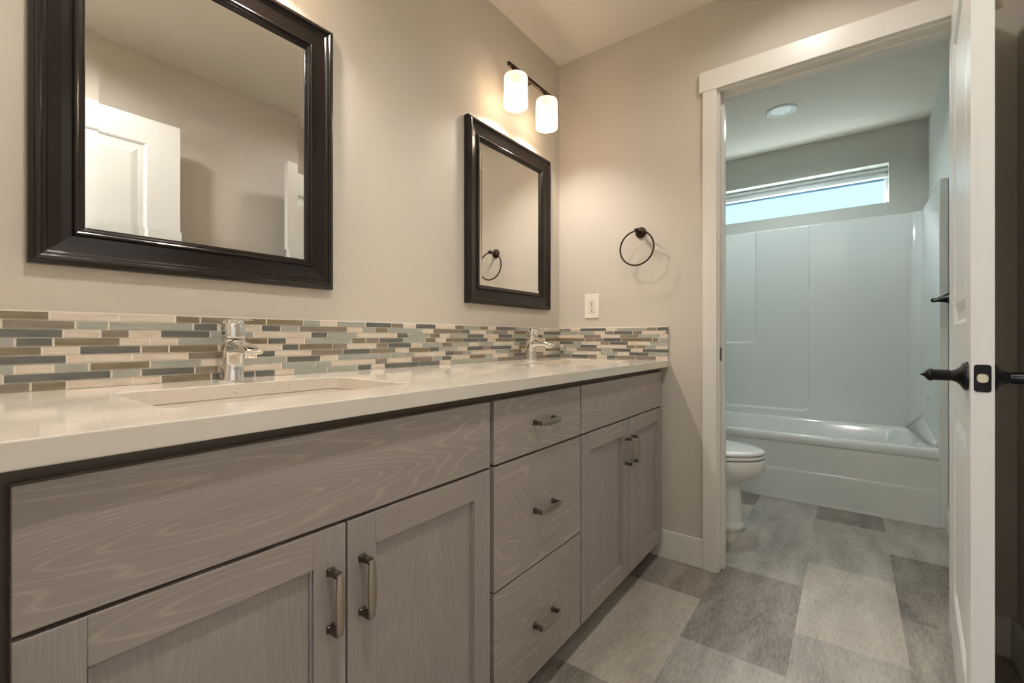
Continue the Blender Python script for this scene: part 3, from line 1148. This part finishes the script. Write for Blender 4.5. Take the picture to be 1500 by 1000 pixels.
tb(b, 'tub_basin')
# apron
b = MB()
prof = [(TY, RIM - 0.030), (TY + 0.001, RIM - 0.045), (TY + 0.010, RIM - 0.058), (TY + 0.012, 0.192), (TY + 0.010, 0.188), (TY + 0.004, 0.182), (TY + 0.004, 0.020), (TY + 0.002, 0.004), (TY + 0.0005, 0.0)]
b.loft([[(TX0, y, z) for y, z in prof], [(TX1 - 0.034, y, z) for y, z in prof]], AC, False, False, closed=False, smooth=False)
tb(b, 'apron')
# surround: plan outline swept up, rounded back corners
b = MB()
T0 = 0.040
def plan(ins, rad, n=12):
    x0, x1, y1 = TX0 + ins, TX1 - ins, BY - 0.002 - ins * 0.5
    pts = [(x1, TY + 0.006)]
    for i in range(n + 1):
        a = math.radians(0 + 90 * i / n)
        pts.append((x1 - rad + rad * math.cos(a), y1 - rad + rad * math.sin(a)))
    for i in range(n + 1):
        a = math.radians(90 + 90 * i / n)
        pts.append((x0 + rad + rad * math.cos(a), y1 - rad + rad * math.sin(a)))
    pts.append((x0, TY + 0.006))
    return pts
SZ = 1.832
rings = []
for ins, rad, z in ((0.036, 0.075, RIM - 0.01), (0.036, 0.075, 0.60), (0.036, 0.07, 1.0), (0.035, 0.06, SZ - 0.006), (0.031, 0.058, SZ), (0.004, 0.045, SZ + 0.001)):
    rings.append([(x, y, z) for x, y in plan(ins, rad)])
b.loft(rings, AC, False, False, closed=False)
tb(b, 'wall_surround')
# end flanges standing at the front of the side walls, floor to top
b = MB()
b.box((TX1 - 0.036, TY, 0.0), (TX1, TY + 0.012, SZ + 0.002), AC)
tb(b, 'front_flange', bevel=0.004, seg=3)
b = MB()
b.box((TX0, TY, 0.0), (TX0 + 0.036, TY + 0.012, SZ + 0.002), AC)
tb(b, 'front_flange', bevel=0.004, seg=3)
# stepped niches moulded in the back wall, each a little deeper than the one to its right
b = MB()
def niche(x1, z0, rad, d):
    xa, z1, yb = TX0 + 0.036, SZ - 0.012, BY - 0.0205
    pts = [(x1, z1)]
    for i in range(11):
        a = math.radians(0 - 90 * i / 10)
        pts.append((x1 - rad + rad * math.cos(a), z0 + rad + rad * math.sin(a)))
    pts.append((xa, z0))
    return [(x, yb - d, z) for x, z in pts]
def strip(rs, smooth):
    b.loft(rs, AC, False, False, closed=False, smooth=smooth)
lipB = [niche(0.640 + g, 0.970 - g, 0.045 + g * 0.8, d) for g, d in ((0.0, 0.0), (0.003, 0.003), (0.011, 0.012), (0.015, 0.014))]
lipA = [niche(0.988 + g, 0.470 - g, 0.05 + g * 0.8, d) for g, d in ((0.0, 0.014), (0.003, 0.017), (0.012, 0.028), (0.016, 0.030))]
strip(lipB, True)
strip([lipB[-1], lipA[0]], False)
strip(lipA, True)
strip([lipA[-1], niche(1.22, RIM - 0.003, 0.05, 0.030)], False)
strip([niche(1.22, RIM - 0.003, 0.05, 0.030), niche(1.566, RIM - 0.005, 0.05, -0.0005)], False)
tb(b, 'niche_moulding')
# moulded seat slope at the right end
b = MB()
R = []
for t_ in range(9):
    s = t_ / 8
    y = BY - 0.03 - 0.66 * s
    x = TX1 - 0.036
    R.append([(x, y, RIM + 0.002), (x - 0.015 - 0.10 * (1 - s) ** 0.7 * 0.6, y, RIM + 0.002), (x - 0.006, y, RIM + 0.02 + 0.07 * (1 - s) ** 1.3), (x, y, RIM + 0.03 + 0.08 * (1 - s) ** 1.3)])
b.loft(R, AC, True, True)
tb(b, 'corner_slope')
# stickers
b = MB()
b.box((TX1 - 0.094, TY + 0.0075, 0.365), (TX1 - 0.089, TY + 0.0095, 0.368), M['dark_slot'])
b.box((TX1 - 0.086, TY + 0.0075, 0.363), (TX1 - 0.062, TY + 0.0095, 0.370), M['dark_slot'])
b.box((TX1 - 0.059, TY + 0.0075, 0.365), (TX1 - 0.054, TY + 0.0095, 0.368), M['dark_slot'])
s_ = tb(b, 'label')
s_['label'] = 'tiny dark maker mark'
b = MB()
yy = 3.66
b.box((TX1 - 0.0375, yy, 0.620), (TX1 - 0.0362, yy + 0.016, 0.628), M['blue'])
b.box((TX1 - 0.0375, yy, 0.628), (TX1 - 0.0362, yy + 0.007, 0.645), M['blue'])
s_ = tb(b, 'sticker')
s_['label'] = 'small blue sticker'

# towel bar on the right wall
r = thing('towel_bar', 'black towel bar on the bathtub room right wall', 'towel bar', (RW - 0.004, 3.14, 1.19))
for y in (0.0, -0.60):
    b = MB()
    b.lathe([(0.026, -0.0003), (0.026, -0.006), (0.020, -0.012), (0.012, -0.030), (0.009, -0.052), (0.0105, -0.060), (0.0115, -0.070), (0.009, -0.078), (0.004, -0.081)], M['darkbronze'], (0, y, 0), 'x', 28, cap1=True)
    b.build('bracket', r)
MB().tube([(-0.068, 0.0, 0.001), (-0.068, -0.60, 0.001)], 0.0065, M['pewter'] if 0 else M['darkbronze']).build('bar', r)

# ------------------------------------------------------------------ toilet
r = thing('toilet', 'white toilet beside the bathtub, half behind the door casing', 'toilet', (0.0, 2.60, 0))
PO = M['porcelain']


def egg(cx, lx, ly, z, n=40, back=0.75):
    pts = []
    for k in range(n):
        a = 2 * PI * k / n
        c, s = math.cos(a), math.sin(a)
        pts.append((cx + lx * (c if c > 0 else c * back), ly * s, z))
    return pts


FX = 0.890
b = MB()
rings = []
# pedestal then bowl
for cx, lx, ly, z in ((0.56, 0.236, 0.122, 0.0), (0.56, 0.236, 0.122, 0.030), (0.56, 0.226, 0.114, 0.038), (0.56, 0.226, 0.113, 0.06), (0.56, 0.221, 0.110, 0.14), (0.56, 0.216, 0.108, 0.215),
                      (0.56, 0.220, 0.114, 0.242), (0.58, 0.225, 0.130, 0.262), (0.60, 0.262, 0.155, 0.285), (0.61, 0.275, 0.172, 0.315), (0.61, 0.280, 0.180, 0.345), (0.61, 0.280, 0.182, 0.372), (0.61, 0.276, 0.178, 0.380)):
    rings.append(egg(cx, lx, ly, z))
b.loft(rings, PO)
b.build('bowl', r)
b = MB()
b.loft([egg(0.61, 0.276, 0.182, 0.3845), egg(0.61, 0.280, 0.186, 0.389), egg(0.61, 0.280, 0.186, 0.397), egg(0.61, 0.275, 0.182, 0.402)], PO)
for yy in (-0.10, 0.10):
    b.box((0.70, yy - 0.01, 0.379), (0.72, yy + 0.01, 0.386), PO)
b.build('seat', r)
b = MB()
b.loft([egg(0.61, 0.274, 0.182, 0.4055), egg(0.61, 0.279, 0.186, 0.409), egg(0.61, 0.279, 0.186, 0.415), egg(0.61, 0.272, 0.180, 0.4215), egg(0.60, 0.235, 0.150, 0.426), egg(0.58, 0.14, 0.09, 0.429)], PO)
b.build('lid', r)
b = MB()
R = [[(p[0], p[1], z) for p in rrect(0.26, 0, w_, l_, 0.04, 6)] for w_, l_, z in ((0.17, 0.36, 0.385), (0.18, 0.38, 0.40), (0.19, 0.42, 0.70), (0.19, 0.42, 0.715))]
b.loft(R, PO)
b.box((0.22, -0.12, 0.24), (0.42, 0.12, 0.386), PO)
b.build('tank', r, bevel=0.004)
b = MB()
R = [[(p[0], p[1], z) for p in rrect(0.26, 0, w_, l_, 0.045, 6)] for w_, l_, z in ((0.20, 0.44, 0.7155), (0.206, 0.446, 0.722), (0.206, 0.446, 0.742), (0.196, 0.436, 0.752))]
b.loft(R, PO)
b.build('tank_lid', r)


can(1.10, 1.62, VAN_FILL_W * 0.30, 'unseen round white recessed light added to fill the far half of the vanity aisle', (1.0, 0.96, 0.90))  # added out of view as soft fill for the far aisle
can(1.10, 0.28, VAN_FILL_W, 'unseen round white recessed light added to fill the near half of the vanity aisle', (1.0, 0.96, 0.90))  # added out of view and mirror, lifts the near wall and counter
